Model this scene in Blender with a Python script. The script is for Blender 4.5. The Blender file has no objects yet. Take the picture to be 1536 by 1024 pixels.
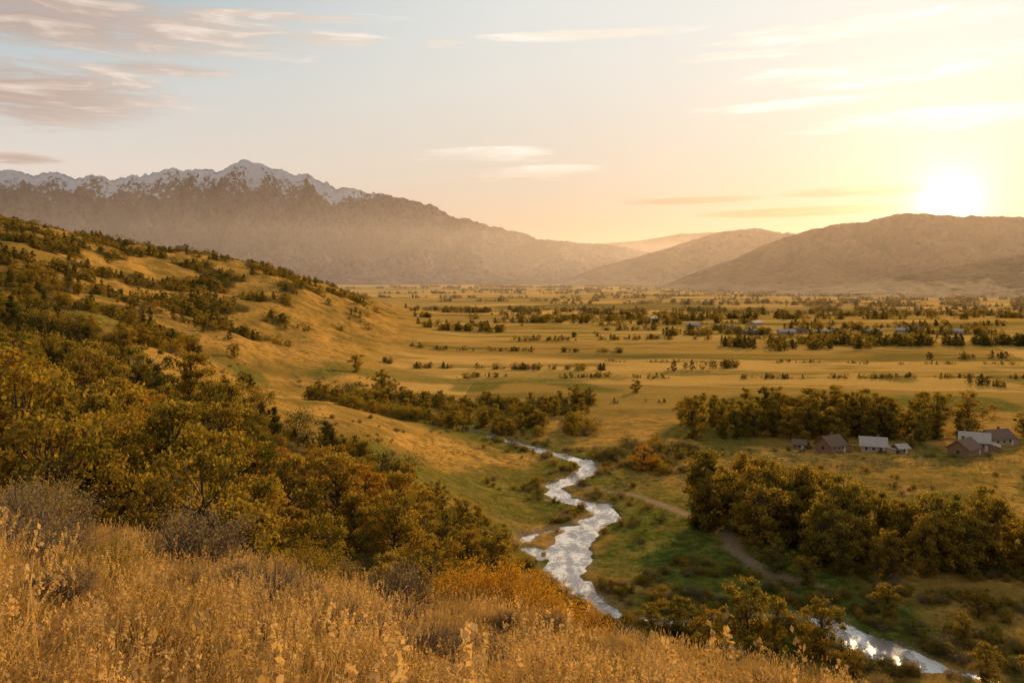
import bpy, math, time
import numpy as np
from mathutils import Vector
T0=time.time()
rad=math.radians
scene=bpy.context.scene
scene.view_settings.view_transform='Standard'
scene.view_settings.look='None'
scene.view_settings.exposure=0
COL=scene.collection

# ------------------------------------------------------------ noise
_p=np.random.RandomState(7).permutation(256); _p=np.concatenate([_p,_p,_p])
_ga=np.random.RandomState(3).rand(256)*2*np.pi
_gx,_gy=np.cos(_ga),np.sin(_ga)
def perlin(x,y):
    xi=np.floor(x).astype(int); yi=np.floor(y).astype(int)
    xf=x-xi; yf=y-yi; xi&=255; yi&=255
    u=xf*xf*xf*(xf*(xf*6-15)+10); v=yf*yf*yf*(yf*(yf*6-15)+10)
    def g(a,b,dx,dy):
        h=_p[_p[a]+b]; return _gx[h]*dx+_gy[h]*dy
    n00=g(xi,yi,xf,yf); n10=g(xi+1,yi,xf-1,yf)
    n01=g(xi,yi+1,xf,yf-1); n11=g(xi+1,yi+1,xf-1,yf-1)
    return (n00*(1-u)+n10*u)*(1-v)+(n01*(1-u)+n11*u)*v*1.0
def fbm(x,y,o=4,l=2.03,g=0.5):
    s=0;a=1
    for i in range(o):
        s=s+a*perlin(x+i*17.3,y+i*9.1); x=x*l;y=y*l;a*=g
    return s
def ridged(x,y,o=5,g=0.5):
    s=0;a=1;t=0
    for i in range(o):
        s=s+a*(1-np.abs(perlin(x+i*13.7,y+i*5.9))*2.0); t+=a; x=x*2.05;y=y*2.05;a*=g
    return s/t
def sstep(a,b,x):
    t=np.clip((x-a)/(b-a),0,1); return t*t*(3-2*t)

# ------------------------------------------------------------ terrain height
TY=np.array([60,80,110,150,220,300,380,450,600,800,1000,1400,2000,3500.])
TS=np.array([-1.07,-.756,-.6,-.444,-.2875,-.209,-.131,-.053,.025,.103,.26,.6,1.12])
TZ=np.array([
[44,42,40,37,33,31,28,25,22,18,12,6,4],
[44,41,38,34,29,26,22,18,14,10,4,2,1],
[46,43,40,34,27,24,19,12,6,2,0,0,0],
[56,48,43,36,27,22,16,9,1,0,0,0,0],
[62,52,45,35,24,18,12,4,0,0,0,0,0],
[75,60,52,40,21,15,8,2,0,0,0,0,0],
[85,66,55,36,12,5,2,0,0,0,0,0,0],
[100,80,66,44,20,9,2,0,0,0,0,0,0],
[130,108,92,60,32,15,2,0,0,0,0,0,0],
[150,128,111,84,62,36,8,0,0,0,0,0,0],
[150,138,120,94,70,38,8,0,0,0,0,0,0],
[110,100,90,80,62,38,6,0,0,0,0,0,0],
[40,40,40,35,25,10,0,0,0,0,0,0,0],
[0]*13],float)
def cr(p0,p1,p2,p3,t):
    m1=(p2-p0)*.5; m2=(p3-p1)*.5
    t2=t*t;t3=t2*t
    return (2*t3-3*t2+1)*p1+(t3-2*t2+t)*m1+(-2*t3+3*t2)*p2+(t3-t2)*m2
def table(x,y):
    yy=np.maximum(y,60.); s=x/yy
    r=np.interp(np.log(yy),np.log(TY),np.arange(len(TY)))
    c=np.interp(s,TS,np.arange(len(TS)))
    ri=np.clip(np.floor(r).astype(int),0,len(TY)-2); rf=r-ri
    ci=np.clip(np.floor(c).astype(int),0,len(TS)-2); cf=c-ci
    rows=[]
    for k in(-1,0,1,2):
        rr=np.clip(ri+k,0,len(TY)-1)
        q=[TZ[rr,np.clip(ci+j,0,len(TS)-1)] for j in(-1,0,1,2)]
        rows.append(cr(q[0],q[1],q[2],q[3],cf))
    return np.maximum(cr(rows[0],rows[1],rows[2],rows[3],rf),0)

RIV=np.array([(-30,345,2),(-6,318,2.2),(7.5,300,2.6),(14,292,2.8),(25,276,3.0),(22,262,2.8),(12,244,2.8),(14,232,3),(23,224,3.4),(23.5,214,3.6),
 (16.5,204,3.6),(13.5,192,4.2),(12,182,4.6),(11,172,3.4),(14,163,2.2),(18,153,1.3),(28,149,1.0),(40,152,1.0),(50,151,1.4),(56,146,3.4),(58.5,140,4.6),(62,135,3.0),(70,129,.8),(84,122,.9),(95,114,1.2),(120,100,3)])
RIV2=np.array([(12,205,.8),(3,198,1.6),(1.5,191,2),(6,183,2)])
PATH=np.array([(22,243,1.0),(35,233,1.1),(45,213,1.3),(50.5,200,1.4),(48,186,1.4),(51,173,1.1),(60,165,.6)])
def seg_dist(x,y,P):
    d=np.full(x.shape,1e9); w=np.ones(x.shape)
    for i in range(len(P)-1):
        ax,ay,aw=P[i]; bx,by,bw=P[i+1]
        vx,vy=bx-ax,by-ay
        t=np.clip(((x-ax)*vx+(y-ay)*vy)/(vx*vx+vy*vy),0,1)
        dd=np.hypot(x-ax-t*vx,y-ay-t*vy); ww=aw+(bw-aw)*t
        m=(dd-ww)<(d-w); d=np.where(m,dd,d); w=np.where(m,ww,w)
    return d,w
def river_edge(x,y):
    e=np.full(x.shape,1e3)
    m=(y>80)&(y<380)&(np.abs(x)<150)
    if m.any():
        xx,yy=x[m],y[m]
        wob=fbm(xx/6,yy/6,4)*2.6
        d,w=seg_dist(xx,yy,RIV); d2,w2=seg_dist(xx,yy,RIV2)
        e[m]=np.minimum(d-w,d2-w2)+wob
    return e
def height(x,y):
    x=np.asarray(x,float);y=np.asarray(y,float)
    zt=table(x,y)
    zp=57.85+np.where(y<0,-.15*y,-.347*y)-.207*np.clip(x,-90,90)
    w=sstep(36,64,y+ .05*x)
    z=zp*(1-w)+zt*w
    hilly=np.clip(zt/18,0,1)*sstep(60,110,y)
    z=z+hilly*(fbm(x/70+3,y/90+1,4)*(3.0+y/150.)+ (ridged(x/45+9,y/120,2)-.55)*3.0)
    z=z+(1-w)*(fbm(x/9,y/9,4)*.7)
    e=river_edge(x,y)
    flat=sstep(3,25,e)*(1-hilly)*w
    z=z+flat*(fbm(x/40+7,y/40,3)*.8+.4)*np.clip(1.2-y/3000,.0,1)
    z=z-1.3*(1-sstep(-2.0,1.2,e))*(y>80)
    return z

# ------------------------------------------------------------ mesh helper
def mkmesh(name,V,F,mats=(),mi=None,tint=None,smooth=False):
    me=bpy.data.meshes.new(name)
    me.from_pydata(np.asarray(V).tolist(),[],np.asarray(F).tolist() if isinstance(F,np.ndarray) else F)
    for m in mats: me.materials.append(m)
    if mi is not None: me.polygons.foreach_set('material_index',np.asarray(mi,dtype=np.int32))
    if tint is not None:
        a=me.attributes.new('tint','FLOAT','POINT'); a.data.foreach_set('value',np.asarray(tint,dtype=np.float32))
    if smooth: me.polygons.foreach_set('use_smooth',np.ones(len(me.polygons),dtype=bool))
    me.update(); return me
def addobj(name,me,loc=(0,0,0),rz=0,sc=1,parent=None):
    o=bpy.data.objects.new(name,me); COL.objects.link(o)
    o.location=loc; o.rotation_euler=(0,0,rz); o.scale=(sc,sc,sc) if not hasattr(sc,'__len__') else sc
    if parent: o.parent=parent
    return o
def gridfaces(nr,nc):
    i=np.arange(nr-1)[:,None]*nc+np.arange(nc-1)[None,:]
    i=i.ravel(); return np.stack([i,i+1,i+nc+1,i+nc],1)

# ------------------------------------------------------------ materials
class NT:
    def __init__(s,nt): s.t=nt; s.n=nt.nodes; s.l=nt.links
    def node(s,ty,**k):
        n=s.n.new(ty)
        for a,b in k.items(): setattr(n,a,b)
        return n
    def put(s,sock,v):
        if isinstance(v,bpy.types.NodeSocket): s.l.new(v,sock)
        elif v is not None:
            if hasattr(v,'__len__') and len(v)==3 and sock.type=='RGBA': v=(*v,1)
            sock.default_value=v
    def M(s,op,a,b=None,c=None,clamp=False):
        n=s.node('ShaderNodeMath',operation=op,use_clamp=clamp)
        s.put(n.inputs[0],a); s.put(n.inputs[1],b); s.put(n.inputs[2],c); return n.outputs[0]
    def mix(s,f,a,b,bt='MIX'):
        n=s.node('ShaderNodeMix',data_type='RGBA',blend_type=bt)
        s.put(n.inputs[0],f); s.put(n.inputs[6],a); s.put(n.inputs[7],b); return n.outputs[2]
    def noise(s,vec,scale,detail=4,rough=.55,dist=0):
        n=s.node('ShaderNodeTexNoise'); s.put(n.inputs['Vector'],vec)
        n.inputs['Scale'].default_value=scale;n.inputs['Detail'].default_value=detail
        n.inputs['Roughness'].default_value=rough;n.inputs['Distortion'].default_value=dist
        return n.outputs[0]
    def ramp(s,f,els):
        n=s.node('ShaderNodeValToRGB'); s.put(n.inputs[0],f); r=n.color_ramp
        r.elements.remove(r.elements[1])
        for i,(p,c) in enumerate(els):
            if i==0: e=r.elements[0]; e.position=p
            else: e=r.elements.new(p)
            e.color=(*c,1) if hasattr(c,'__len__') else (c,c,c,1)
        return n.outputs[0]
    def sm(s,f,a,b,lo=0,hi=1):
        n=s.node('ShaderNodeMapRange',interpolation_type='SMOOTHSTEP')
        s.put(n.inputs[0],f); n.inputs[1].default_value=a;n.inputs[2].default_value=b
        n.inputs[3].default_value=lo;n.inputs[4].default_value=hi; return n.outputs[0]
    def mapv(s,vec,sc):
        n=s.node('ShaderNodeMapping'); s.put(n.inputs[0],vec); n.inputs['Scale'].default_value=sc; return n.outputs[0]
def newmat(name):
    m=bpy.data.materials.new(name); m.use_nodes=True; m.node_tree.nodes.clear()
    return m,NT(m.node_tree)
def out(t,sh): 
    o=t.node('ShaderNodeOutputMaterial'); t.l.new(sh,o.inputs[0])
def princ(t,col,rough=.8,bump=None,bs=.3,bd=.1,spec=.2):
    p=t.node('ShaderNodeBsdfPrincipled'); t.put(p.inputs['Base Color'],col); t.put(p.inputs['Roughness'],rough)
    p.inputs['Specular IOR Level'].default_value=spec
    if bump is not None:
        b=t.node('ShaderNodeBump'); b.inputs['Strength'].default_value=bs; b.inputs['Distance'].default_value=bd
        t.put(b.inputs['Height'],bump); t.l.new(b.outputs[0],p.inputs['Normal'])
    return p.outputs[0]
def leafmat(name,a,b,c,tr=.45,patch=None):
    m,t=newmat(name)
    oi=t.node('ShaderNodeObjectInfo'); at=t.node('ShaderNodeAttribute',attribute_name='tint')
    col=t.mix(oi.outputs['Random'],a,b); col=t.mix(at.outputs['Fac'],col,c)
    if patch:
        g=t.node('ShaderNodeNewGeometry'); n=t.noise(g.outputs['Position'],patch[0],3,.6)
        col=t.mix(t.sm(n,.38,.62),col,t.mix(1.0,col,patch[1],'MULTIPLY'))
    d=t.node('ShaderNodeBsdfDiffuse'); t.put(d.inputs[0],col)
    tt=t.node('ShaderNodeBsdfTranslucent'); t.put(tt.inputs[0],t.mix(1.0,col,(1.0,.88,.45),'MULTIPLY'))
    ms=t.node('ShaderNodeMixShader'); ms.inputs[0].default_value=tr
    t.l.new(d.outputs[0],ms.inputs[1]); t.l.new(tt.outputs[0],ms.inputs[2]); out(t,ms.outputs[0]); return m
def plain(name,col,rough=.8,var=.3,scale=2.,spec=.2,metal=0):
    m,t=newmat(name); tc=t.node('ShaderNodeTexCoord')
    n=t.noise(tc.outputs['Object'],scale,5)
    c=t.mix(n,tuple(v*(1-var) for v in col),tuple(v*(1+var) for v in col))
    out(t,princ(t,c,rough,n,.3,.05,spec)); return m

M_bark=plain('bark',(.10,.07,.045),.9,.4,3)
M_leaf=leafmat('leaf_olive',(.085,.10,.016),(.32,.19,.03),(.48,.32,.05),.47)
M_leafY=leafmat('leaf_golden',(.36,.19,.03),(.46,.24,.035),(.60,.32,.035))
M_leafD=leafmat('leaf_dark',(.050,.055,.016),(.12,.10,.025),(.22,.16,.04),.35)
M_sage=leafmat('leaf_sage',(.22,.17,.09),(.30,.215,.105),(.37,.27,.13))
M_twig=plain('twig',(.20,.135,.08),.9,.3,4)
M_grass=leafmat('grass_dry',(.50,.30,.105),(.30,.18,.065),(.80,.54,.22),.42,(.45,(.55,.52,.47)))
M_grassG=leafmat('grass_green',(.14,.16,.03),(.25,.22,.045),(.36,.30,.07),.4)

# terrain material
M_ter,t=newmat('terrain_grass')
g=t.node('ShaderNodeNewGeometry'); P=g.outputs['Position']
at=t.node('ShaderNodeAttribute',attribute_name='mask'); sx=t.node('ShaderNodeSeparateColor'); t.l.new(at.outputs['Color'],sx.inputs[0])
n1=t.noise(P,.35,6,.65); n2=t.noise(P,.03,5,.6); n3=t.noise(P,2.5,5,.7); n4=t.noise(P,.11,6,.7)
gold=t.mix(t.sm(n1,.3,.7),(.42,.205,.042),(.74,.39,.08))
gold=t.mix(t.sm(n2,.40,.62),gold,t.mix(n1,(.22,.13,.026),(.46,.26,.05)))
gold=t.mix(t.sm(n4,.50,.62,0,.6),gold,(.16,.11,.025))
f1=t.noise(t.mapv(P,(.0012,.0045,0)),1.0,4,.5,.7)
f1=t.M('MULTIPLY_ADD',t.M('SUBTRACT',f1,.5),1.6,.5)
vor=t.node('ShaderNodeTexVoronoi',feature='F1'); t.put(vor.inputs['Vector'],t.mapv(P,(.0022,.0062,0))); vor.inputs['Scale'].default_value=1
fld=t.ramp(f1,[(.25,(.13,.11,.022)),(.38,(.44,.24,.042)),(.47,(.86,.44,.095)),(.55,(.76,.38,.08)),(.60,(.22,.155,.03)),(.70,(.64,.34,.07)),(.8,(.14,.12,.024))])
vs=t.node('ShaderNodeSeparateColor'); t.l.new(vor.outputs['Color'],vs.inputs[0])
fld=t.mix(.55,fld,t.ramp(vs.outputs[0],[(0,(.60,.30,.055)),(.18,(.90,.50,.13)),(.36,(.12,.11,.022)),(.5,(.82,.42,.09)),(.66,(.30,.20,.038)),(.82,(.88,.50,.13)),(1,(.11,.10,.02))]))
fld=t.mix(t.sm(t.noise(t.mapv(P,(.008,.022,0)),1,5,.65),.50,.62,0,.6),fld,(.15,.115,.028))
col=t.mix(sx.outputs[2],gold,fld)
green=t.mix(t.sm(n1,.35,.7),(.065,.085,.013),(.20,.19,.028))
green=t.mix(t.sm(n4,.50,.64,0,.7),green,(.32,.21,.05))
col=t.mix(sx.outputs[0],col,green)
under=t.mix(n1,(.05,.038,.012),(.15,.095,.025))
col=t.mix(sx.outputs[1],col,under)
a2=t.node('ShaderNodeAttribute',attribute_name='mask2'); s2=t.node('ShaderNodeSeparateColor'); t.l.new(a2.outputs['Color'],s2.inputs[0])
col=t.mix(s2.outputs[0],col,t.mix(n3,(.30,.18,.09),(.46,.30,.165)))
col=t.mix(s2.outputs[1],col,t.mix(n3,(.12,.07,.03),(.36,.21,.085)))
col=t.mix(1.0,col,t.ramp(n3,[(.3,.6),(.7,1.15)]),'MULTIPLY')
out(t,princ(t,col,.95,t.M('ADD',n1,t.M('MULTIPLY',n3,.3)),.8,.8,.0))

def mountmat(name,a,b,snow=None):
    m,t=newmat(name); g=t.node('ShaderNodeNewGeometry'); P=g.outputs['Position']
    at=t.node('ShaderNodeAttribute',attribute_name='tint')
    n=t.noise(P,.004,8,.65); n2=t.noise(P,.016,7,.75)
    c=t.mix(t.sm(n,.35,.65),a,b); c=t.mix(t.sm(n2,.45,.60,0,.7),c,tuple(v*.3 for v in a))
    c=t.mix(t.sm(at.outputs['Fac'],.30,.58,0,.8),c,tuple(v*.28 for v in a))  # gullies darkened in the colour, painted shade for stronger relief
    if snow:
        s=t.node('ShaderNodeSeparateXYZ'); t.l.new(P,s.inputs[0])
        h=t.M('MULTIPLY_ADD',n2,1200,s.outputs[2]); h=t.M('MULTIPLY_ADD',n,300,h)
        h=t.M('MULTIPLY_ADD',at.outputs['Fac'],snow[1],h)
        c=t.mix(t.sm(h,snow[0]-20,snow[0]+50),c,(.95,.92,.92))
    out(t,princ(t,c,.95,n2,1.0,70,.05)); return m
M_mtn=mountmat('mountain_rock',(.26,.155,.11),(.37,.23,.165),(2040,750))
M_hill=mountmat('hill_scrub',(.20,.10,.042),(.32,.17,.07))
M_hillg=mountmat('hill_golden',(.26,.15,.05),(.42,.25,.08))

M_water,t=newmat('river_water')
g=t.node('ShaderNodeNewGeometry'); P=g.outputs['Position']
w1=t.noise(P,1.1,5,.65,.6); w2=t.noise(t.mapv(P,(1,.45,1)),.22,4,.6)
foam_sheen=t.sm(t.M('ADD',t.M('MULTIPLY',w1,.4),t.M('MULTIPLY',w2,.6)),.45,.57)  # pale foam patches painted into the colour, standing in for bright sky reflection
p=t.node('ShaderNodeBsdfPrincipled')
t.put(p.inputs['Base Color'],t.mix(foam_sheen,(.18,.14,.105),(.84,.75,.64)))
t.put(p.inputs['Roughness'],t.sm(foam_sheen,0,1,.18,.4)); p.inputs['Specular IOR Level'].default_value=1.0; p.inputs['IOR'].default_value=1.7
b=t.node('ShaderNodeBump'); b.inputs['Strength'].default_value=.35; b.inputs['Distance'].default_value=.25; t.put(b.inputs['Height'],w1); t.l.new(b.outputs[0],p.inputs['Normal'])
out(t,p.outputs[0])

# ------------------------------------------------------------ terrain mesh
ys=np.concatenate([np.arange(-40,0,1.5),np.arange(0,48,.4),np.arange(48,110,1.0),np.arange(110,320,1.15),
    np.geomspace(320,1600,150)[:],np.geomspace(1650,40000,60)])
NC=560
q=np.linspace(-1,1,NC); q=np.sign(q)*(np.abs(q)**1.15)*1.05
Y=np.repeat(ys[:,None],NC,1); X=q[None,:]*(np.maximum(Y,0)+55)
Zt=height(X,Y)
E=river_edge(X.ravel(),Y.ravel()).reshape(X.shape)
hz=table(X,Y)
def undergrowth(x,y):
    z=table(x,y); s=x/np.maximum(y,60)
    n=fbm(x/45+5,y/60+2,3)
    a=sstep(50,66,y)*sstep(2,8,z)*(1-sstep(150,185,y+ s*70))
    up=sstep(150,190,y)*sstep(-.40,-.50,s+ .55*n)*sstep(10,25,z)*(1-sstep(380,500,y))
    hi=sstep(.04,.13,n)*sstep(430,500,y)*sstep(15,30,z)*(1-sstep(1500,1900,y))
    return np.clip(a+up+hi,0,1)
UG=undergrowth(X,Y)
valley=sstep(330,420,Y)*(1-np.clip(hz/8,0,1))
gn=fbm(X/28+1,Y/35+8,4)
green=sstep(95,125,Y)*(1-sstep(205,270,Y))*(1-np.clip(hz/6,0,1))*sstep(-.25,.1,gn+ .35-np.abs(X-35)/110)
green=np.maximum(green,(1-sstep(8,22,E))*sstep(-.3,.0,gn)*.8)
green=np.maximum(green,sstep(.16,.34,fbm(X/60+11,Y/90+4,3))*.7*sstep(150,200,Y)*(1-sstep(450,600,Y)))
fl=(X.ravel()>0)&(Y.ravel()>140)&(Y.ravel()<260)
pm=np.zeros(X.size); xx,yy=X.ravel()[fl],Y.ravel()[fl]
d,w=seg_dist(xx,yy,PATH); d=d+fbm(xx/5,yy/5,2)*.8; pm[fl]=1-sstep(.7,1.9,d-w+1)
pm=pm.reshape(X.shape)
grav=(1-sstep(.2,2.2,E))*sstep(-.15,.15,fbm(X/9+3,Y/9,3))
dirt=np.maximum(pm,grav*.7)
near=(1-sstep(48,62,Y))
me=mkmesh('terrain',np.stack([X,Y,Zt],-1).reshape(-1,3),gridfaces(len(ys),NC),[M_ter],smooth=True)
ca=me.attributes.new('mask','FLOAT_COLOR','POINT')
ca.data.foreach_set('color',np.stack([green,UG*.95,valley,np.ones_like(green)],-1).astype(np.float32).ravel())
ca=me.attributes.new('mask2','FLOAT_COLOR','POINT')
ca.data.foreach_set('color',np.stack([dirt,near*.8,dirt*0,np.ones_like(green)],-1).astype(np.float32).ravel())
addobj('terrain',me)
print('terrain',time.time()-T0)
gx,gy=np.meshgrid(np.linspace(-36,150,60),np.linspace(90,350,80))
addobj('river',mkmesh('river',np.stack([gx,gy,gx*0-.42],-1).reshape(-1,3),gridfaces(80,60),[M_water]))

# ------------------------------------------------------------ mountains
def mountain(name,pts,yf,yc,yb,mat,nx,ny,sp,seed,depth=.42,jag=25,pw=1.35):
    pts=np.array(pts,float)
    xs=np.linspace(pts[0,0],pts[-1,0],nx); nb=max(6,ny//6)
    tt=np.concatenate([np.linspace(0,1,ny-nb),1+np.linspace(0,1,nb+1)[1:]])
    X,Tt=np.meshgrid(xs,tt)
    cy=yc+fbm(xs/sp/2+seed,xs*0+seed,3)*.10*(yc-yf); cy=np.repeat(cy[None,:],len(tt),0)
    Y=np.where(Tt<=1,yf+(cy-yf)*Tt,cy+(yb-cy)*(Tt-1))
    cz=np.interp(X,pts[:,0],pts[:,1])*(cy/yc)
    jg=fbm(X/(sp*.35)+seed,X*0+3,3)*jag*1.2+ (ridged(X/(sp*.10)+seed,X*0+9,5,.6)-.6)*jag*1.8
    cz=cz+jg*np.clip(cz/300,0,1)
    prof=np.where(Tt<=1,Tt**pw,1-(Tt-1)**.8)
    warp=fbm(X/sp/2+seed*3,Y/sp/2,3)
    r=ridged(X/sp+warp*.6+seed,Y/(sp*2.6)+warp*.3,7,.6)
    env=np.where(Tt<=1,np.sin(np.pi*np.clip(Tt,0,1)**.8)**.6+.10,.4)
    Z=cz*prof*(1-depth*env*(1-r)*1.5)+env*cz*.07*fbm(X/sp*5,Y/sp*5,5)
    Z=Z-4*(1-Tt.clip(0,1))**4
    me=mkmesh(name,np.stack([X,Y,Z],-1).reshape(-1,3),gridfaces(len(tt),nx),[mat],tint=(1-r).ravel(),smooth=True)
    return addobj(name,me)
mountain('snowy_mountain_range',[(-12000,900),(-9125,1190),(-7500,1280),(-6000,1359),(-5531,1343),(-4984,1312),(-4594,1254),(-4125,1345),(-3422,1365),(-3109,1455),(-2719,1363),(-2094,1228),(-1469,1049),(-1000,945),(-531,787),(-62,622),(406,544),(797,474),(1266,440),(1812,300),(2400,0)],6300,10000,12500,M_mtn,1400,330,950,2.3,1.05,22,1.05)
mountain('far_hills',[(-2500,300),(131,330),(897,560),(1444,610),(2100,662),(2756,771),(3194,804),(3850,749),(4725,607),(6900,500),(9000,400)],10500,14000,16000,M_hill,300,60,1200,5.1,.3,8)
mountain('valley_hills',[(350,0),(722,150),(995,224),(1269,306),(1597,405),(1870,465),(2034,472),(2253,437),(2527,405),(3183,360),(4500,300)],5300,7000,8200,M_hill,400,100,480,8.7,.7,6)
mountain('wooded_hills',[(780,0),(991,92),(1167,155),(1343,236),(1519,299),(1695,345),(1870,366),(2011,401),(2222,402),(2398,392),(2700,392),(3630,460),(5386,500)],3000,4500,5600,M_hill,520,180,380,4.4,.75,6)
mountain('foothills',[(900,0),(1247,42),(1481,90),(1669,120),(1800,142),(2184,190),(3500,220)],2350,3000,3500,M_hillg,260,70,260,6.6,.4,3)
print('mtn',time.time()-T0)

# ------------------------------------------------------------ vegetation templates
def tube(pts,rd,n=5):
    pts=np.asarray(pts,float); V=[];F=[]
    for i,p in enumerate(pts):
        d=pts[min(i+1,len(pts)-1)]-pts[max(i-1,0)]; d=d/(np.linalg.norm(d)+1e-9)
        a=np.cross(d,[.3,.9,.1]); a/=np.linalg.norm(a)+1e-9; b=np.cross(d,a)
        for k in range(n):
            th=2*np.pi*k/n; V.append(p+rd[i]*(a*np.cos(th)+b*np.sin(th)))
    for i in range(len(pts)-1):
        for k in range(n):
            k2=(k+1)%n; F.append((i*n+k,i*n+k2,(i+1)*n+k2,(i+1)*n+k))
    return np.array(V),np.array(F)
class MB:
    def __init__(s): s.V=[];s.F=[];s.M=[];s.T=[];s.n=0
    def add(s,V,F,m,t=0.):
        s.V.append(V);s.F.append(np.asarray(F)+s.n);s.M.append(np.full(len(F),m)); 
        s.T.append(np.full(len(V),t) if np.isscalar(t) else t); s.n+=len(V)
    def mesh(s,name,mats): return mkmesh(name,np.concatenate(s.V),np.concatenate(s.F),mats,np.concatenate(s.M),np.concatenate(s.T))
def leaves(rng,C,size):
    n=len(C); a=rng.normal(size=(n,3)); a/=np.linalg.norm(a,axis=1)[:,None]
    b=np.cross(a,rng.normal(size=(n,3))); b/=np.linalg.norm(b,axis=1)[:,None]
    sz=size*rng.uniform(.6,1.3,n)[:,None]
    V=np.stack([C-a*sz,C+b*sz*.6,C+a*sz,C-b*sz*.6],1).reshape(-1,3)
    return V,np.arange(n*4).reshape(-1,4)
def make_tree(name,seed,H,cw,ncl,nlf,ls,base,mats,cone=False,crad=.10):
    rng=np.random.RandomState(seed); mb=MB()
    z=np.linspace(0,.88*H,7); path=np.stack([np.cumsum(rng.normal(0,.018*H,7)),np.cumsum(rng.normal(0,.018*H,7)),z],1); path[0,:2]=0
    V,F=tube(path,np.linspace(.022*H,.004*H,7),6); V[:6]*=(1.3,1.3,1) ; mb.add(V,F,0)
    lob=rng.uniform(0,6.28,3)
    for c in range(ncl):
        tt=(c+.5)/ncl; tt=np.clip(tt+rng.normal(0,.06),0,1)
        hz=(base+(1-base)*tt)*H*.95
        if cone: R=cw*H*(1-tt)**.8+.02*H
        else: R=cw*H*(np.sin(np.pi*(.12+.80*tt))**.65)
        th=c*2.4+rng.normal(0,.5); rr=R*rng.uniform(.3,1.15)*(1+.3*np.sin(2*th+lob[0])*np.sin(5*tt+lob[1]))
        ax=np.array([np.interp(hz,z,path[:,0]),np.interp(hz,z,path[:,1])])
        cen=np.array([ax[0]+rr*np.cos(th),ax[1]+rr*np.sin(th),hz+rng.normal(0,.025*H)])
        st=hz*rng.uniform(.55,.75) if not cone else hz*.95
        p0=np.array([np.interp(st,z,path[:,0]),np.interp(st,z,path[:,1]),st])
        mid=(p0+cen)/2+rng.normal(0,.02*H,3)-np.array([0,0,.02*H])
        V,F=tube([p0,mid,cen],[.009*H,.006*H,.002*H],4); mb.add(V,F,0)
        n=int(nlf/ncl*rng.uniform(.5,1.5)); r=crad*H*rng.uniform(.5,1.35)*(1-.5*tt if cone else 1)
        d=rng.normal(size=(n,3)); d/=np.linalg.norm(d,axis=1)[:,None]
        pos=cen+d*(rng.uniform(.05,1,n)**.6)[:,None]*r*np.array([1.15,1.15,.7 if not cone else .9])
        pos+=rng.normal(0,.016*H,(n,3))
        V,F=leaves(rng,pos,ls*H); mb.add(V,F,1,np.repeat(np.clip(rng.normal(rng.uniform(0,.75),.2,n)+.25*(pos[:,2]-cen[2])/r,0,1),4))  # random clump tint, plus painted golden highlight on each clump's upper leaves
    return mb.mesh(name,mats)
def make_shrub(name,seed,H,W,ncl,nlf,ls,mats,stems=10):
    rng=np.random.RandomState(seed); mb=MB()
    for c in range(ncl):
        th=rng.uniform(0,2*np.pi); ph=np.arccos(rng.uniform(.0,1)); R=rng.uniform(.4,1.0)
        cen=np.array([W*.5*R*np.sin(ph)*np.cos(th),W*.5*R*np.sin(ph)*np.sin(th),H*(.12+.78*R*np.cos(ph))])
        V,F=tube([cen*np.array([.1,.1,0]),cen*np.array([.5,.5,.55]),cen],[.02*H,.012*H,.004*H],4); mb.add(V,F,0)
        n=int(nlf/ncl*rng.uniform(.6,1.4)); r=.17*H*rng.uniform(.6,1.4)
        pos=cen+rng.normal(0,.55,(n,3))*r*np.array([W/H*.8,W/H*.8,1]); pos[:,2]=np.abs(pos[:,2])
        V,F=leaves(rng,pos,ls*H); mb.add(V,F,1,np.repeat(np.clip(rng.normal(rng.uniform(.0,.75),.2,n),0,1),4))
    return mb.mesh(name,mats)
def strands(rng,base,dirs,L,w,nseg=4,droop=.3):
    n=len(base); side=np.cross(dirs,rng.normal(size=(n,3))); side/=np.linalg.norm(side,axis=1)[:,None]
    Vs=[]
    hor=dirs*np.array([1,1,0]); 
    for k in range(nseg+1):
        f=k/nseg; p=base+dirs*(L*f)[:,None]+ (hor*f*f*droop-np.array([0,0,1])*f*f*droop*.35)*L[:,None]
        ww=w*(1-f*.88)
        Vs.append(p-side*ww[:,None]); Vs.append(p+side*ww[:,None])
    V=np.stack(Vs,1).reshape(-1,3); m=2*(nseg+1)
    o=(np.arange(n)*m)[:,None]
    F=np.concatenate([np.stack([o[:,0]+2*k,o[:,0]+2*k+1,o[:,0]+2*k+3,o[:,0]+2*k+2],1) for k in range(nseg)])
    return V,F,m
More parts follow.
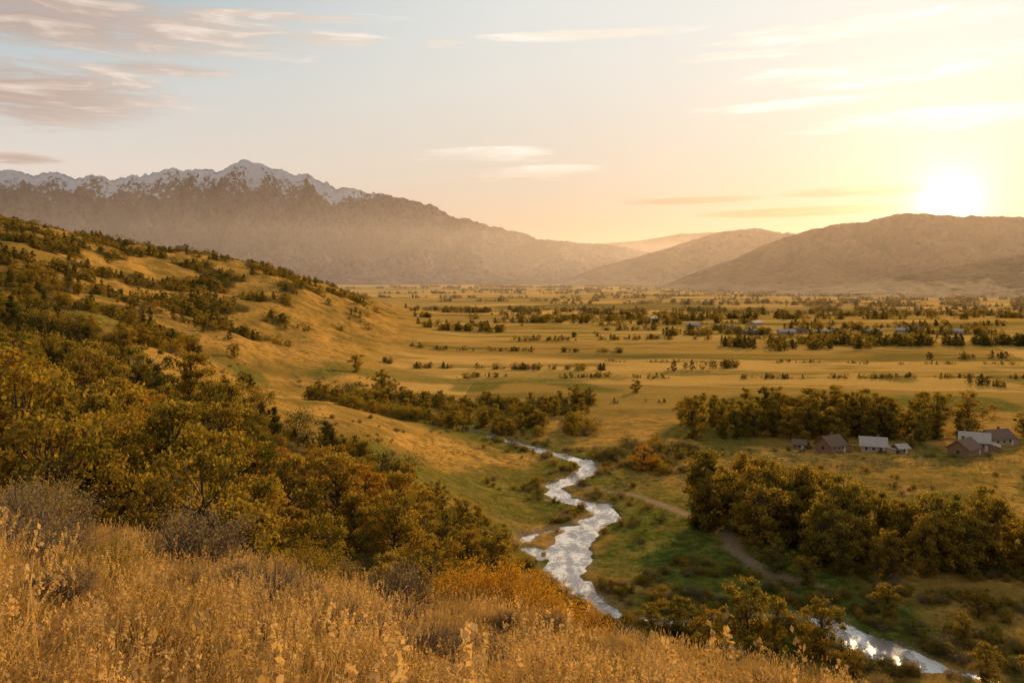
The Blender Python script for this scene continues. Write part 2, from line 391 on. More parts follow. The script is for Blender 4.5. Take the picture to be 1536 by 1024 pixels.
def make_tuft(name,seed,n,rad_,H,w,mats,heads=0,spread=.35):
    rng=np.random.RandomState(seed); mb=MB()
    th=rng.uniform(0,2*np.pi,n); r=rad_*np.sqrt(rng.rand(n))
    base=np.stack([r*np.cos(th),r*np.sin(th),np.full(n,-.03)],1)
    d=np.stack([rng.normal(0,spread,n)-.12,rng.normal(0,spread,n),np.ones(n)],1); d/=np.linalg.norm(d,axis=1)[:,None]
    L=H*rng.uniform(.35,1.2,n)
    V,F,m=strands(rng,base,d,L,np.full(n,w)*rng.uniform(.6,1.2,n),3,.6)
    mb.add(V,F,0,np.repeat(rng.rand(n)**1.5,m))
    if heads:
        k=heads; th=rng.uniform(0,2*np.pi,k); r=rad_*np.sqrt(rng.rand(k))
        b=np.stack([r*np.cos(th),r*np.sin(th),np.zeros(k)],1)
        d=np.stack([rng.normal(0,.16,k),rng.normal(0,.16,k),np.ones(k)],1); d/=np.linalg.norm(d,axis=1)[:,None]
        L=H*rng.uniform(1.1,1.7,k)
        V,F,m=strands(rng,b,d,L,np.full(k,w*.55),3,.15); mb.add(V,F,0,.8)
        tips=b+d*(L*.97)[:,None]+(d*np.array([1,1,0])*.15-np.array([0,0,.05]))*L[:,None]
        pos=np.repeat(tips,14,0)+np.repeat(d,14,0)*rng.uniform(-.22,.02,(k*14,1))*H*.9+rng.normal(0,.007,(k*14,3))
        V,F=leaves(rng,pos,.013); mb.add(V,F,0,1.)
    return mb.mesh(name,mats)
def make_drybush(name,seed,H,W,n,nl,w,mats,ls=.016):
    rng=np.random.RandomState(seed); mb=MB()
    def up(n,sp):
        d=np.stack([rng.normal(0,sp,n),rng.normal(0,sp,n),np.abs(rng.normal(.9,.25,n))],1); return d/np.linalg.norm(d,axis=1)[:,None]
    k=max(10,n//14); d=up(k,.75*W/H*.6); b=rng.normal(0,.04*W,(k,3))*np.array([1,1,0])
    L=.75*H*rng.uniform(.6,1.1,k)
    V,F,m=strands(rng,b,d,L,np.full(k,w*2.4),4,.2); mb.add(V,F,0)
    pi=rng.randint(0,k,n); f=rng.uniform(.25,1,n)
    b2=b[pi]+d[pi]*(L[pi]*f)[:,None]+d[pi]*np.array([1,1,0])*(f*f*.2*L[pi])[:,None]
    d2=d[pi]*.7+rng.normal(0,.45,(n,3))+np.array([0,0,.25]); d2/=np.linalg.norm(d2,axis=1)[:,None]
    L2=.38*H*rng.uniform(.4,1.1,n); V,F,m=strands(rng,b2,d2,L2,np.full(n,w),3,.1); mb.add(V,F,0)
    if nl:
        pj=rng.randint(0,n,nl); pos=b2[pj]+d2[pj]*(L2[pj]*rng.uniform(.2,1.05,nl))[:,None]+rng.normal(0,.02*H,(nl,3))
        pos[:,2]=np.abs(pos[:,2]); V,F=leaves(rng,pos,ls*H); mb.add(V,F,1,np.repeat(rng.rand(nl),4))
    return mb.mesh(name,mats)

def tmpl(lst,cname):
    c=bpy.data.collections.new(cname)
    for i,m in enumerate(lst):
        o=bpy.data.objects.new('%s_kind_%02d'%(cname,i),m); c.objects.link(o)
    return c
HI=[make_tree('cottonwood',10+i,1.,(.34,.40,.28,.37,.44)[i],(44,50,38,46,52)[i],5000,.0190,(.18,.12,.2,.10,.15)[i],[M_bark,M_leaf],crad=.095) for i in range(5)]
HIY=[make_tree('golden_tree',30+i,1.,(.33,.38)[i],42,5000,.018,.12,[M_bark,M_leafY]) for i in range(2)]
POP=[make_tree('poplar',40+i,1.,(.16,.20,.24)[i],38,4400,.0185,.06,[M_bark,M_leaf],crad=.08) for i in range(3)]
JUN=[make_tree('juniper',50+i,1.,(.24,.30,.27)[i],30,2600,.024,.06,[M_bark,M_leafD],True,.13) for i in range(3)]
LO=[make_tree('far_tree',60+i,1.,(.45,.7,.35,.8)[i],20,650,.05,.0,[M_bark,(M_leafD,M_leaf,M_leafD,M_leaf)[i]],i==2,crad=.16) for i in range(4)]
SH=[make_shrub('willow_shrub',70+i,1.,(1.5,1.9,1.3,1.6)[i],24,2000,.03,[M_twig,(M_leaf,M_leafD,M_leaf,M_sage)[i]]) for i in range(4)]
SHY=[make_shrub('golden_shrub',80+i,1.,(1.6,1.9)[i],34,6500,.019,[M_twig,M_leafY]) for i in range(2)]
print('templates',time.time()-T0)

def scatter(name,meshes,xy,scl,seed=0,zoff=0,tilt=0.,prob=None):
    rng=np.random.RandomState(seed); n=len(xy)
    z=height(xy[:,0],xy[:,1])+zoff
    me=bpy.data.meshes.new(name); me.from_pydata(np.column_stack([xy,z]).tolist(),[],[])
    a=me.attributes.new('scl','FLOAT','POINT'); a.data.foreach_set('value',np.asarray(scl,dtype=np.float32))
    r=np.column_stack([rng.normal(0,tilt+1e-6,n),rng.normal(0,tilt+1e-6,n),rng.uniform(0,6.283,n)]).astype(np.float32)
    a=me.attributes.new('rot','FLOAT_VECTOR','POINT'); a.data.foreach_set('vector',r.ravel())
    idx=rng.choice(len(meshes),n,p=prob).astype(np.int32)
    a=me.attributes.new('idx','INT','POINT'); a.data.foreach_set('value',idx)
    c=tmpl(meshes,name)
    ng=bpy.data.node_groups.new(name,'GeometryNodeTree')
    ng.interface.new_socket('Geometry',in_out='INPUT',socket_type='NodeSocketGeometry')
    ng.interface.new_socket('Geometry',in_out='OUTPUT',socket_type='NodeSocketGeometry')
    N=ng.nodes;Lk=ng.links
    gi=N.new('NodeGroupInput');go=N.new('NodeGroupOutput');iop=N.new('GeometryNodeInstanceOnPoints');ci=N.new('GeometryNodeCollectionInfo')
    ci.inputs[0].default_value=c; ci.inputs[1].default_value=True; ci.inputs[2].default_value=True
    def na(nm,ty):
        x=N.new('GeometryNodeInputNamedAttribute'); x.data_type=ty; x.inputs[0].default_value=nm; return x.outputs[0]
    Lk.new(gi.outputs[0],iop.inputs['Points']); Lk.new(ci.outputs[0],iop.inputs['Instance']); iop.inputs['Pick Instance'].default_value=True
    Lk.new(na('idx','INT'),iop.inputs['Instance Index']); Lk.new(na('rot','FLOAT_VECTOR'),iop.inputs['Rotation']); Lk.new(na('scl','FLOAT'),iop.inputs['Scale'])
    Lk.new(iop.outputs[0],go.inputs[0])
    o=addobj(name,me); md=o.modifiers.new('scatter','NODES'); md.node_group=ng
    return o
def trees(name,meshes,xy,hs,seed=0):
    rng=np.random.RandomState(seed); z=height(xy[:,0],xy[:,1])
    for i in range(len(xy)):
        s=float(hs[i]); w=s*rng.uniform(.88,1.2)
        addobj(name,meshes[rng.randint(len(meshes))],(xy[i,0],xy[i,1],z[i]-.1),rng.uniform(0,6.28),(w,w*rng.uniform(.85,1.15),s))
def poisson(rng,n,gen,dmin,ok=None):
    pts=[];tries=0
    while len(pts)<n and tries<n*40:
        tries+=1; p=gen(rng); dm=dmin(p) if callable(dmin) else dmin
        if ok is not None and not ok(p): continue
        if all((p[0]-a)**2+(p[1]-b)**2>dm*dm for a,b in pts): pts.append(p)
    return np.array(pts)
def fan(y0,y1,s0,s1):
    return lambda r:(lambda y:(r.uniform(s0,s1)*y,y))(r.uniform(y0,y1))
def R1(x,y): return float(river_edge(np.array([x]),np.array([y]))[0])
def offpath(p): return seg_dist(p[:,0],p[:,1],PATH)[0]>4.0
rng=np.random.RandomState(5)
# big left trees
p=poisson(rng,28,fan(62,100,-.78,-.30),5.3); trees('cottonwood_tree',HI,p,12.5+rng.uniform(-3,3,len(p))-(p[:,0]/p[:,1]+.6)*6,1)
# ravine wood
p=poisson(rng,84,fan(78,150,-.62,.0),4.5,lambda p:R1(*p)>4 and height(np.array([p[0]]),np.array([p[1]]))[0]>3)
hh=rng.uniform(5.5,12,len(p)); gy_=rng.rand(len(p))<.11
trees('cottonwood_tree',HI,p[~gy_],hh[~gy_],2); trees('golden_tree',HIY,p[gy_],hh[gy_]*.8,12)
p=poisson(rng,34,fan(140,240,-.68,-.40),5.5); trees('juniper_tree',JUN+HI[:1],p,rng.uniform(4.5,8.5,len(p)),3)
p=poisson(rng,22,fan(150,180,-.2,-.01),4.5,lambda p:R1(*p)>3); trees('cottonwood_tree',HI,p,rng.uniform(4.5,7.5,len(p)),4)
# group A (tall clump right of the river)
p=poisson(rng,26,lambda r:(r.uniform(46,76),r.uniform(184,214)),4.2,lambda p:(p[0]-46)>(200-p[1])*.35 and seg_dist(np.array([p[0]]),np.array([p[1]]),PATH)[0][0]>3.5); trees('poplar_tree',POP+HI[:2],p,rng.uniform(12,20,len(p))-.12*(p[:,0]-42),5)
trees('poplar_tree',POP,np.array([(44.,204.),(47.5,208),(55,206),(60,203)]),[16,18,17,14],15)
# group B
p=poisson(rng,44,lambda r:(r.uniform(62,140),r.uniform(168,186)),3.6); trees('poplar_tree',POP+HI[:2],p,rng.uniform(7,15.5,len(p)),6)
# group C
p=poisson(rng,80,lambda r:(r.uniform(66,165),r.uniform(312,350)),4.0); trees('poplar_tree',POP+HI[2:4],p,rng.uniform(9,17,len(p)),7)
trees('cottonwood_tree',[HI[4]],np.array([(176.,330.),(191,318),(198,322),(207,330)]),[16,9,11,12],8)
# lower right trees
trees('cottonwood_tree',HI,np.array([(37.,134.),(42,136),(32,137),(28,143),(48.5,134),(66,150),(70,126),(78,125),(86,126),(74,119),(66,117),(24,147),(57,166),(53,172),(61,174),(92,131),(36,127),(98,124),(51,128),(74,140),(88,140),(100,138),(30,130),(82,150)]),[12.5,9,7,6.5,9.5,6.5,6,7,6,5,4.5,4,6,7,6,6,6,5,4,5,5.5,6,7,5.5],9)
# single field trees
trees('cottonwood_tree',[HI[0],HI[4],HI[3]],np.array([(-64.,420.),(-57,405),(30,402),(36,398),(64,440),(-86,470)]),[11,9,9,8,7,10],10)
trees('golden_tree',HIY,np.array([(-38.,118.),(40,262)]),[8,8],11)
# shrubs near the river & in the gully
pp=[]
for i in range(len(RIV)-1):
    for k in range(34):
        f=rng.rand(); c=RIV[i,:2]*(1-f)+RIV[i+1,:2]*f; a=rng.uniform(0,6.28); d=RIV[i,2]+rng.exponential(5)+1.6
        pp.append((c[0]+d*np.cos(a),c[1]+d*np.sin(a)))
pp=np.array(pp); e=river_edge(pp[:,0],pp[:,1]); nn=fbm(pp[:,0]/14,pp[:,1]/14,2); keep=(e>1.3)&(nn>-.12)&(pp[:,1]>112)
pp=pp[keep]; scatter('riverside_shrubs',SH,pp,rng.uniform(.7,2.6,len(pp)),1)
pp=np.array([fan(320,400,-.24,.09)(rng) for _ in range(380)]); pp=pp[(river_edge(pp[:,0],pp[:,1])>3)&(fbm(pp[:,0]/25,pp[:,1]/18,2)>-.15)]
scatter('gully_thicket',HI[1:4]+SH[:2],pp,rng.uniform(2.5,7.5,len(pp)),2)
pp=np.column_stack([rng.uniform(25,62,90),rng.uniform(256,300,90)]); pp=pp[(river_edge(pp[:,0],pp[:,1])>3)&(fbm(pp[:,0]/12,pp[:,1]/12,2)>-.1)]
scatter('meadow_thicket',SH+HI[2:3],pp,rng.uniform(2,5,len(pp)),3)
pp=np.column_stack([rng.uniform(16,150,1900),rng.uniform(110,178,1900)]); e=river_edge(pp[:,0],pp[:,1]); pp=pp[(e>2)&(fbm(pp[:,0]/16+4,pp[:,1]/11,2)>-.04)&offpath(pp)]
scatter('marsh_shrubs',SH,pp,rng.uniform(.6,2.4,len(pp)),4)
pp=np.column_stack([rng.uniform(50,200,420),rng.uniform(185,300,420)]); pp=pp[(fbm(pp[:,0]/20+4,pp[:,1]/9,2)>.1)&offpath(pp)]
scatter('pasture_shrubs',SH,pp,rng.uniform(.7,2.2,len(pp)),14)
pp=np.array([fan(62,175,-.5,.05)(rng) for _ in range(900)]); pp=pp[(river_edge(pp[:,0],pp[:,1])>2.5)]
scatter('ravine_undergrowth',SH,pp,rng.uniform(1.2,3.4,len(pp)),5)
# hillside woodland (density follows the same field as the dark ground)
pp=np.array([fan(165,480,-.8,-.12)(rng) for _ in range(2800)]); u=undergrowth(pp[:,0],pp[:,1]); pp=pp[rng.rand(len(pp))<u*.85+.004]
scatter('hillside_woodland',JUN+HI[:2]+SH[:2],pp,2.2+5.3*rng.rand(len(pp))**1.5,6)
pp=np.array([fan(440,1500,-.75,-.12)(rng) for _ in range(12000)]); u=undergrowth(pp[:,0],pp[:,1]); pp=pp[rng.rand(len(pp))<u*.9+.001]
scatter('ridge_woodland',LO,pp,2.5+4.5*rng.rand(len(pp))**1.4,7)
# tree lines in the valley
L=[(178,735,470,760,300,14,6,11),(200,700,300,715,60,8,5,8),(-34,505,330,500,420,3.5,.8,3.2),(-95,560,60,545,220,4,1.2,4.8),(-120,960,-4,930,140,12,5,9),
   (60,860,500,880,360,16,4,9),(-20,1150,420,1230,400,22,5,10),(100,545,150,560,30,4,4,7),(40,400,180,415,60,2,1,3),(250,470,420,455,170,5,2.5,5.5),(300,620,520,640,120,3,3,6),(-200,1400,700,1500,500,20,5,10),(60,600,400,575,200,3,.8,2.6),(-110,700,90,670,160,4,1.5,4.5),(0,800,420,835,240,6,2,5.5)]
rows=[];sc=[]
for x0,y0,x1,y1,n,w,h0,h1 in L:
    f=rng.rand(n); f=f[(fbm(f*11+x0,f*0+y0,3)>-.04)]
    rows.append(np.column_stack([x0+(x1-x0)*f,y0+(y1-y0)*f+rng.normal(0,w*.6,len(f))+fbm(f*4,f*0+x0,2)*w*3])); sc.append(h0+(h1-h0)*rng.rand(len(f))**1.8)
for i in range(110):
    y0=math.exp(rng.uniform(math.log(950),math.log(6000))); x0=rng.uniform(-.22,.65)*y0; ln=rng.uniform(.08,.45)*y0; n=int(ln/2.6)
    f=rng.rand(n); f=f[fbm(f*7+i*3.1,f*0+i,3)>-.02]; n=len(f)
    rows.append(np.column_stack([x0+ln*f,y0+rng.uniform(-.10,.10)*ln*f+rng.normal(0,.0015*y0,n)+fbm(f*5,f*0+i,2)*.01*y0])); sc.append((2.2+5.5*rng.rand(n)**1.8)*(1+y0/8000))
pp=np.concatenate(rows); sc=np.concatenate(sc); k=table(pp[:,0],pp[:,1])<4
scatter('valley_tree_lines',LO,pp[k],sc[k],8)
pp=np.array([fan(120,460,-.6,.0)(rng) for _ in range(700)]); pp=pp[(table(pp[:,0],pp[:,1])>2)&(fbm(pp[:,0]/30,pp[:,1]/30,2)>.08)]
scatter('slope_bushes',SH,pp,rng.uniform(.5,1.7,len(pp)),9)
print('trees',time.time()-T0)

# ------------------------------------------------------------ foreground
TU=[make_tuft('grass_tuft',100+i,44,.22,(.30,.40,.24,.46)[i],.0062,[M_grass],(1,5,0,8)[i],.5) for i in range(4)]
TG=[make_tuft('grass_tuft_green',110+i,40,.2,.26,.006,[M_grassG],0,.5) for i in range(2)]
n=38000
yy=3+ (rng.rand(n)**.75)*43; xx=(rng.rand(n)*2-1)*(yy*.72+5)
pp=np.column_stack([xx,yy]); nz=fbm(xx/2.2,yy/2.2,3); k=(rng.rand(n)<sstep(-.45,.15,nz)*.85+.15); pp=pp[k]; nz=nz[k]
dd=np.hypot(pp[:,0],pp[:,1]); kk=dd>3.2; pp=pp[kk]; nz=nz[kk]; dd=dd[kk]
scatter('foreground_grass',TU+TG,pp,rng.uniform(.5,1.35,len(pp))*(1+.8*nz+.5*fbm(pp[:,0]/6,pp[:,1]/6,2))*(1+.35*(1-sstep(10,20,dd))),20,0,.15,[.25,.24,.22,.16,.07,.06])
DB=[make_drybush('dry_bush',120+i,1.,1.6,1100,3600,.0055,[M_twig,M_sage],.02) for i in range(3)]
TW=[make_drybush('bare_twigs',130+i,1.,1.3,500,250,.005,[M_twig,M_sage]) for i in range(2)]
GB=[make_shrub('green_shrub',140+i,1.,1.6,26,6000,.016,[M_twig,M_leaf]) for i in range(2)]
def plant(name,m,x,y,s,w=1,r=0):
    z=float(height(np.array([x]),np.array([y]))[0]); addobj(name,m,(x,y,z-.05),r,(s*w,s*w,s))
for a in [(DB[0],-11.6,31,2.7,1.05,0),(DB[1],-4,30,1.9,1,1),(DB[2],-6.6,22,1.3,1,2),(DB[0],-13.2,22.5,1.9,1.1,3),(DB[1],-15.5,27,2.3,1.1,4),(DB[2],-9.3,17,1.3,1.1,5),(DB[0],-11.3,19.5,1.7,1.1,1.5),(DB[1],-7.6,30,1.1,1,2),(DB[2],-9.8,15,1.3,1,0),(DB[1],-17,31,2.2,1,0),(DB[2],-8,25,1,1.1,4),(DB[0],5,36,1.1,1.2,4),(DB[1],1.5,31,.9,1.1,2),(DB[2],-13.5,34,1.6,1.1,2)]: plant('dry_sagebrush',*a)
for a in [(TW[0],-5.6,20,1.3,1,0),(TW[1],-1.3,18,.9,1.2,1),(TW[0],-.9,23,1,1.2,2),(TW[1],3.2,26,.9,1,2),(TW[1],-6.3,24,1.3,1,3),(TW[0],-4.1,14,.7,1.2,3)]: plant('bare_twig_bush',*a)
for a in [(GB[0],-14.8,25,1.9,1,0),(GB[1],-7.7,15.5,1.1,1,1),(GB[0],-16.5,29,2.3,1,2),(GB[1],-8.5,36,1.9,1.2,0),(GB[0],-11,24,1.1,1,3)]: plant('green_bush',*a)
for a in [(SHY[0],-2.2,36.5,2.4,.85,0),(SHY[1],-.3,37,2.9,.8,1),(SHY[0],1.4,37.5,2.6,.8,2),(SHY[1],-1.0,38.5,3.4,.75,3),(SHY[0],3.2,39,2.9,.75,4),(SHY[1],1.2,40,3.8,.7,5),(SHY[0],4.6,40,2.2,.85,2)]: plant('golden_bush',*a)
pp=np.column_stack([rng.uniform(-26,18,480),rng.uniform(9,42,480)]); pp=pp[fbm(pp[:,0]/5,pp[:,1]/5,2)>-.05]
scatter('small_dry_plants',DB+TW+GB[:1],pp,rng.uniform(.25,.95,len(pp)),21)
# rough meadow clumps in the valley
MT=[make_tuft('meadow_clump',150+i,24,.7,.8,.035,[(M_grassG,M_grass,M_grassG)[i]],0,.5) for i in range(3)]
pp=np.column_stack([rng.uniform(-30,150,14000),rng.uniform(105,300,14000)]); e=river_edge(pp[:,0],pp[:,1]); pp=pp[(e>1.0)&(np.abs(pp[:,0])<pp[:,1]*.65)&(fbm(pp[:,0]/9,pp[:,1]/9,3)>-.1)]
pp=pp[seg_dist(pp[:,0],pp[:,1],PATH)[0]>1.6]
scatter('meadow_grass',MT,pp,rng.uniform(.4,1.1,len(pp)),22,prob=[.5,.2,.3])

# ------------------------------------------------------------ houses
M_wood=plain('wood_siding',(.30,.16,.08),.85,.35,1.5)
M_woodL=plain('wood_pale',(.46,.31,.19),.85,.25,1.5)
M_roofB=plain('roof_shingle',(.20,.115,.07),.85,.3,3)
M_roofM=plain('roof_metal',(.46,.36,.28),.75,.25,1,.2)
M_glass=plain('window_glass',(.05,.05,.06),.1,.1,1,.8)
M_trim=plain('trim',(.6,.55,.48),.7,.1)
def box(name,parent,c,s,mat):
    v=[((i&1)-.5,((i>>1)&1)-.5,((i>>2)&1)-.5) for i in range(8)]
    V=np.array(v)*s+c; F=[(0,2,3,1),(4,5,7,6),(0,1,5,4),(2,6,7,3),(0,4,6,2),(1,3,7,5)]
    return addobj(name,mkmesh(name,V,F,[mat]),parent=parent)
def house(name,x,y,rz,W,D,H,rh,wall,roof,lean=True,nwin=3,chim=True):
    z=float(height(np.array([x]),np.array([y]))[0])-.15
    e=bpy.data.objects.new(name,None); COL.objects.link(e); e.location=(x,y,z); e.rotation_euler=(0,0,rz)
    w,d=W/2,D/2
    V=[(-w,-d,0),(w,-d,0),(w,d,0),(-w,d,0),(-w,-d,H),(w,-d,H),(w,d,H),(-w,d,H),(-w,0,H+rh),(w,0,H+rh)]
    F=[(0,1,5,4),(2,3,7,6),(1,2,6,9,5),(3,0,4,8,7)]
    addobj('walls',mkmesh('walls',V,F,[wall]),parent=e)
    ov=.6; th=.18; sl=rh/d
    for sgn,nm in((-1,'roof_front'),(1,'roof_back')):
        a=np.array([(-w-ov,0,H+rh+.03),(w+ov,0,H+rh+.03),(w+ov,sgn*(d+ov),H-ov*sl+.03),(-w-ov,sgn*(d+ov),H-ov*sl+.03)])
        V=np.concatenate([a,a+[0,0,th]]); F=[(0,1,2,3),(4,7,6,5),(0,4,5,1),(1,5,6,2),(2,6,7,3),(3,7,4,0)]
        addobj(nm,mkmesh(nm,V,F,[roof]),parent=e)
    for i in range(nwin):
        cx=-w+W*(i+.75)/(nwin+.5)
        box('window_trim',e,(cx,-d-.03,H*.58),(1.25,.06,1.25),M_trim); box('window',e,(cx,-d-.07,H*.58),(1.0,.04,1.0),M_glass)
    box('door',e,(w-1.0,-d-.04,1.05),(1.0,.08,2.1),M_trim)
    box('gable_window',e,(-w-.03,0,H*.6),(.06,1.0,1.1),M_glass)
    if chim: box('chimney',e,(w*.4,d*.3,H+rh+.1),(.7,.7,1.5),M_roofB)
    if lean:
        V=[(w,-d,0),(w+3,-d,0),(w+3,d*.6,0),(w,d*.6,0),(w,-d,H*.85),(w+3,-d,H*.6),(w+3,d*.6,H*.6),(w,d*.6,H*.85)]
        addobj('lean_to',mkmesh('lean_to',V,[(0,1,5,4),(1,2,6,5),(2,3,7,6)],[wall]),parent=e)
        a=np.array([(w+.01,-d-.4,H*.85+.04),(w+3.5,-d-.4,H*.56+.04),(w+3.5,d*.6+.4,H*.56+.04),(w+.01,d*.6+.4,H*.85+.04)])
        V=np.concatenate([a,a+[0,0,.15]]); addobj('lean_to_roof',mkmesh('lean_to_roof',V,[(0,1,2,3),(4,7,6,5),(0,4,5,1),(1,5,6,2),(2,6,7,3),(3,7,4,0)],[roof]),parent=e)
    return e
house('wooden_cabin',109,292,.55,8,6.5,2.8,2.6,M_wood,M_roofB)
house('metal_roof_house',124,293,-.35,8,6.5,2.6,2.3,M_woodL,M_roofM)
house('wooden_shed',132,290,.3,4,3.5,2.0,1.0,M_wood,M_roofM,False,1,False)
house('wooden_shed',100,297,-.3,4,3.5,2.0,1.2,M_wood,M_roofB,False,1,False)
house('wooden_barn',152,287,.7,9.5,7,3.0,2.6,M_wood,M_roofB)
house('metal_roof_house',161,297,-.5,9,6.5,3.2,2.6,M_wood,M_roofM)
house('wooden_cabin',172,303,.3,9.5,6.5,3.0,2.4,M_woodL,M_roofB)
house('wooden_shed',178,290,.5,4.5,4,2.2,1.2,M_wood,M_roofB,False,1,False)
trees('cottonwood_tree',HI,np.array([(103.,300.),(116,300),(139,297),(145,303),(166,309),(183,300)]),[6,7,5,8,8,7],16)
r2=np.random.RandomState(9)
for (x,y,W,m) in [(250,890,14,1),(268,905,11,0),(283,880,17,1),(306,905,12,0),(318,870,16,1),(345,900,13,0),(372,880,17,1),(238,925,12,0),(415,905,14,1),(440,935,18,0),(215,1010,16,1),(300,1050,18,1),(190,1150,16,1),(465,890,12,1)]:
    house('farm_building',x,y,r2.uniform(-.9,.9),W,9,3.4,2.2,M_woodL if m else M_wood,M_roofM if m else M_roofB,False,4,False)
mb=MB(); px=np.linspace(96,190,48); py=268+ (px-96)*.06
pz=height(px,py)
for i in range(len(px)):
    V,F=tube([(px[i],py[i],pz[i]-.2),(px[i],py[i],pz[i]+1.3)],[.09,.08],5); mb.add(V,F,0)
for h in(.55,1.05):
    V,F=tube(np.column_stack([px,py,pz+h]),[.035]*len(px),4); mb.add(V,F,0)
addobj('pasture_fence',mb.mesh('pasture_fence',[M_wood]))

# ------------------------------------------------------------ sky / sun / haze
AZ=rad(27.2); ELV=rad(4.45)
w=bpy.data.worlds.new('World'); scene.world=w; w.use_nodes=True; w.node_tree.nodes.clear(); t=NT(w.node_tree)
tc=t.node('ShaderNodeTexCoord'); D=tc.outputs['Generated']
s=t.node('ShaderNodeSeparateXYZ'); t.l.new(D,s.inputs[0])
az=t.M('ARCTAN2',s.outputs[0],s.outputs[1]); el=t.M('ARCSINE',s.outputs[2])
azd=t.M('MULTIPLY',az,57.2958); eld=t.M('MULTIPLY',el,57.2958)
ef=t.M('POWER',t.M('DIVIDE',t.M('MAXIMUM',eld,0),90),.5)
P_=lambda d:math.sqrt(d/90)
A=t.ramp(ef,[(0,(.82,.52,.36)),(P_(2.5),(.88,.63,.48)),(P_(7),(.80,.70,.62)),(P_(12),(.60,.63,.62)),(P_(18),(.35,.45,.50)),(P_(40),(.36,.41,.47)),(1,(.35,.39,.44))])
B=t.ramp(ef,[(0,(.66,.36,.16)),(P_(3),(.66,.43,.25)),(P_(7),(.72,.60,.47)),(P_(13),(.80,.76,.68)),(P_(20),(.84,.84,.80)),(P_(45),(.56,.56,.57)),(1,(.38,.41,.46))])
gf=t.sm(t.M('COSINE',t.M('SUBTRACT',az,AZ)),.50,1.0)
base=t.mix(gf,A,B)
S=(math.sin(AZ)*math.cos(ELV),math.cos(AZ)*math.cos(ELV),math.sin(ELV))
vd=t.node('ShaderNodeVectorMath',operation='DOT_PRODUCT'); t.l.new(D,vd.inputs[0]); vd.inputs[1].default_value=S
ang=t.M('MULTIPLY',t.M('ARCCOSINE',t.M('MINIMUM',vd.outputs['Value'],.999999)),57.2958)
def ex(sc): return t.M('EXPONENT',t.M('MULTIPLY',ang,-1/sc))
def glow(c,f,col):
    v=t.node('ShaderNodeVectorMath',operation='SCALE'); v.inputs[0].default_value=col; t.l.new(f,v.inputs['Scale'])
    a=t.node('ShaderNodeVectorMath',operation='ADD'); t.l.new(c,a.inputs[0]); t.l.new(v.outputs[0],a.inputs[1]); return a.outputs[0]
# clouds
cl=[(-25.8,15,15,2.0,1.2),(-29,10.6,8.5,2.3,1.2),(5.4,15.75,7.8,.42,1.6),(1.6,6.9,6,.55,1.5),(-1.5,8.1,5,.6,1.3),(-12,15.2,5,.5,1.2),(-4.6,15.3,1.5,.35,1.2),
 (22.6,15.1,10,.7,1.3),(25,12.5,10,.9,1.3),(27,9.4,9,.8,1.2),(22.9,5.3,6,.4,1.6),(18.5,4.1,6.5,.35,1.5),(-30,6.8,3,.4,1.1),(-22,12.7,5,.5,1.1),(12,5,5,.3,1.2),(18,10.8,6,.4,1.),(14,14.0,5,.35,.9),(-16,16.4,8,.4,1.1)]
cv=t.node('ShaderNodeCombineXYZ'); t.put(cv.inputs[0],t.M('MULTIPLY',azd,.11)); t.put(cv.inputs[1],t.M('MULTIPLY',eld,.85))
cn=t.noise(cv.outputs[0],1.3,9,.66,.5); tot=None
for a0,e0,ra,re,st in cl:
    dx=t.M('DIVIDE',t.M('SUBTRACT',azd,a0),ra)
    dy=t.M('DIVIDE',t.M('SUBTRACT',eld,t.M('MULTIPLY_ADD',t.M('SUBTRACT',azd,a0),.02,e0)),re)
    q_=t.M('ADD',t.M('MULTIPLY',dx,dx),t.M('MULTIPLY',dy,dy))
    m=t.M('MULTIPLY',t.M('MAXIMUM',t.M('SUBTRACT',1.15,q_),-.6),st)
    tot=m if tot is None else t.M('MAXIMUM',tot,m)
cf=t.sm(t.M('ADD',t.M('MULTIPLY',tot,.65),t.M('MULTIPLY',t.M('SUBTRACT',cn,.5),2.8)),.05,.85,0,.92)
ccol=t.mix(gf,(.52,.37,.30),(.95,.86,.72)); ccol=t.mix(t.sm(eld,9,4),ccol,t.mix(gf,(.56,.36,.27),(.50,.27,.11)))
chi=t.mix(t.sm(eld,4,9),t.mix(gf,(.70,.46,.34),(.72,.44,.20)),t.mix(gf,(.88,.70,.58),(1.12,1.06,.95)))
ccol=t.mix(t.sm(cn,.45,.7),ccol,chi)
base=t.mix(cf,base,ccol)
base=glow(base,t.M('MULTIPLY',ex(7),.22),(1,.68,.36))
base=glow(base,t.M('MULTIPLY',ex(2.0),1.7),(1,.68,.32))
base=glow(base,t.M('MULTIPLY',ex(.6),6),(1,.80,.5))
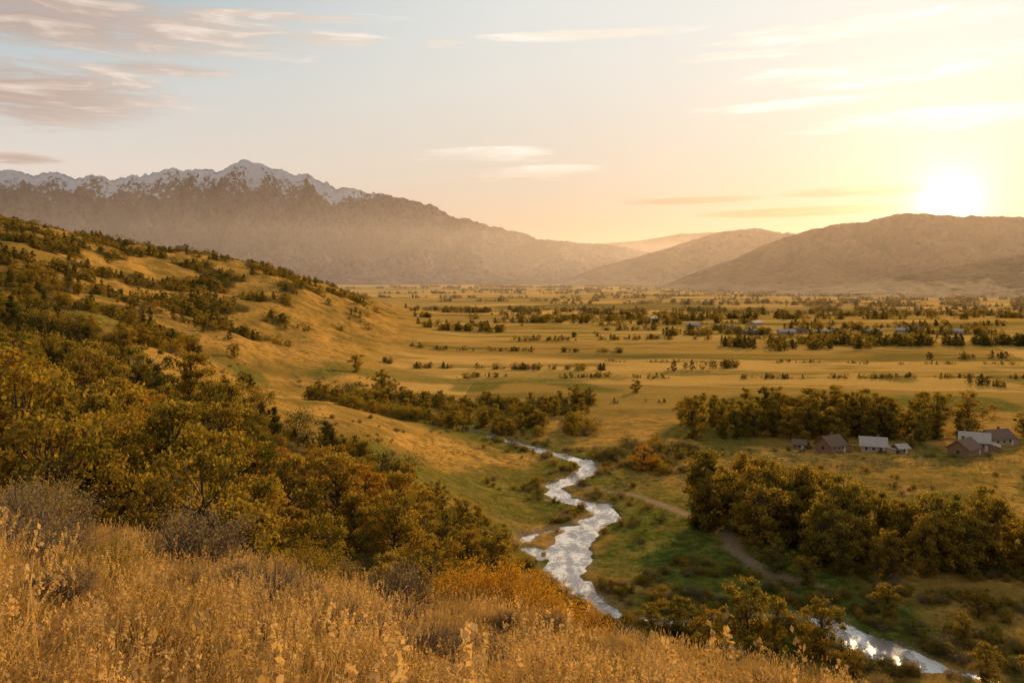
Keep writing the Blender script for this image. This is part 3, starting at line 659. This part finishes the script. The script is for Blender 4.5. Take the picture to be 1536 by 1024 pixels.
base=glow(base,t.sm(ang,.85,.35,0,6),(1,.88,.6))
sky=t.node('ShaderNodeTexSky',sky_type='NISHITA'); sky.sun_disc=False; sky.sun_elevation=rad(14); sky.sun_rotation=AZ
b1=t.node('ShaderNodeBackground'); t.l.new(base,b1.inputs[0]); b1.inputs[1].default_value=.96
b2=t.node('ShaderNodeBackground'); t.l.new(sky.outputs[0],b2.inputs[0]); b2.inputs[1].default_value=.006
ad=t.node('ShaderNodeAddShader'); t.l.new(b1.outputs[0],ad.inputs[0]); t.l.new(b2.outputs[0],ad.inputs[1])
o=t.node('ShaderNodeOutputWorld'); t.l.new(ad.outputs[0],o.inputs[0])

sl=bpy.data.lights.new('sun','SUN'); sl.energy=5.0; sl.angle=rad(.6); sl.color=(1,.68,.34)
so=bpy.data.objects.new('sun',sl); COL.objects.link(so)
SE=rad(15); d=Vector((math.sin(AZ)*math.cos(SE),math.cos(AZ)*math.cos(SE),math.sin(SE)))
so.rotation_euler=d.to_track_quat('Z','Y').to_euler()

m,t=newmat('haze'); vs=t.node('ShaderNodeVolumeScatter'); vs.inputs['Color'].default_value=(1,.79,.66,1); vs.inputs['Density'].default_value=5.8e-5; vs.inputs['Anisotropy'].default_value=.52
o=t.node('ShaderNodeOutputMaterial'); t.l.new(vs.outputs[0],o.inputs['Volume'])
V=np.array([((i&1)-.5,((i>>1)&1)-.5,((i>>2)&1)-.5) for i in range(8)])*(36000,20000,560)+(0,11200,260)
hz_=addobj('valley_haze',mkmesh('valley_haze',V,[(0,2,3,1),(4,5,7,6),(0,1,5,4),(2,6,7,3),(0,4,6,2),(1,3,7,5)],[m]))

# ------------------------------------------------------------ camera
cd=bpy.data.cameras.new('camera'); cd.lens=30; cd.sensor_width=36; cd.shift_y=-97/1536; cd.clip_start=.1; cd.clip_end=80000
co=bpy.data.objects.new('camera',cd); COL.objects.link(co); co.location=(0,0,60); co.rotation_euler=(rad(90),0,0)
scene.camera=co
print('height under camera',height(np.array([0.]),np.array([0.])),'total',time.time()-T0)
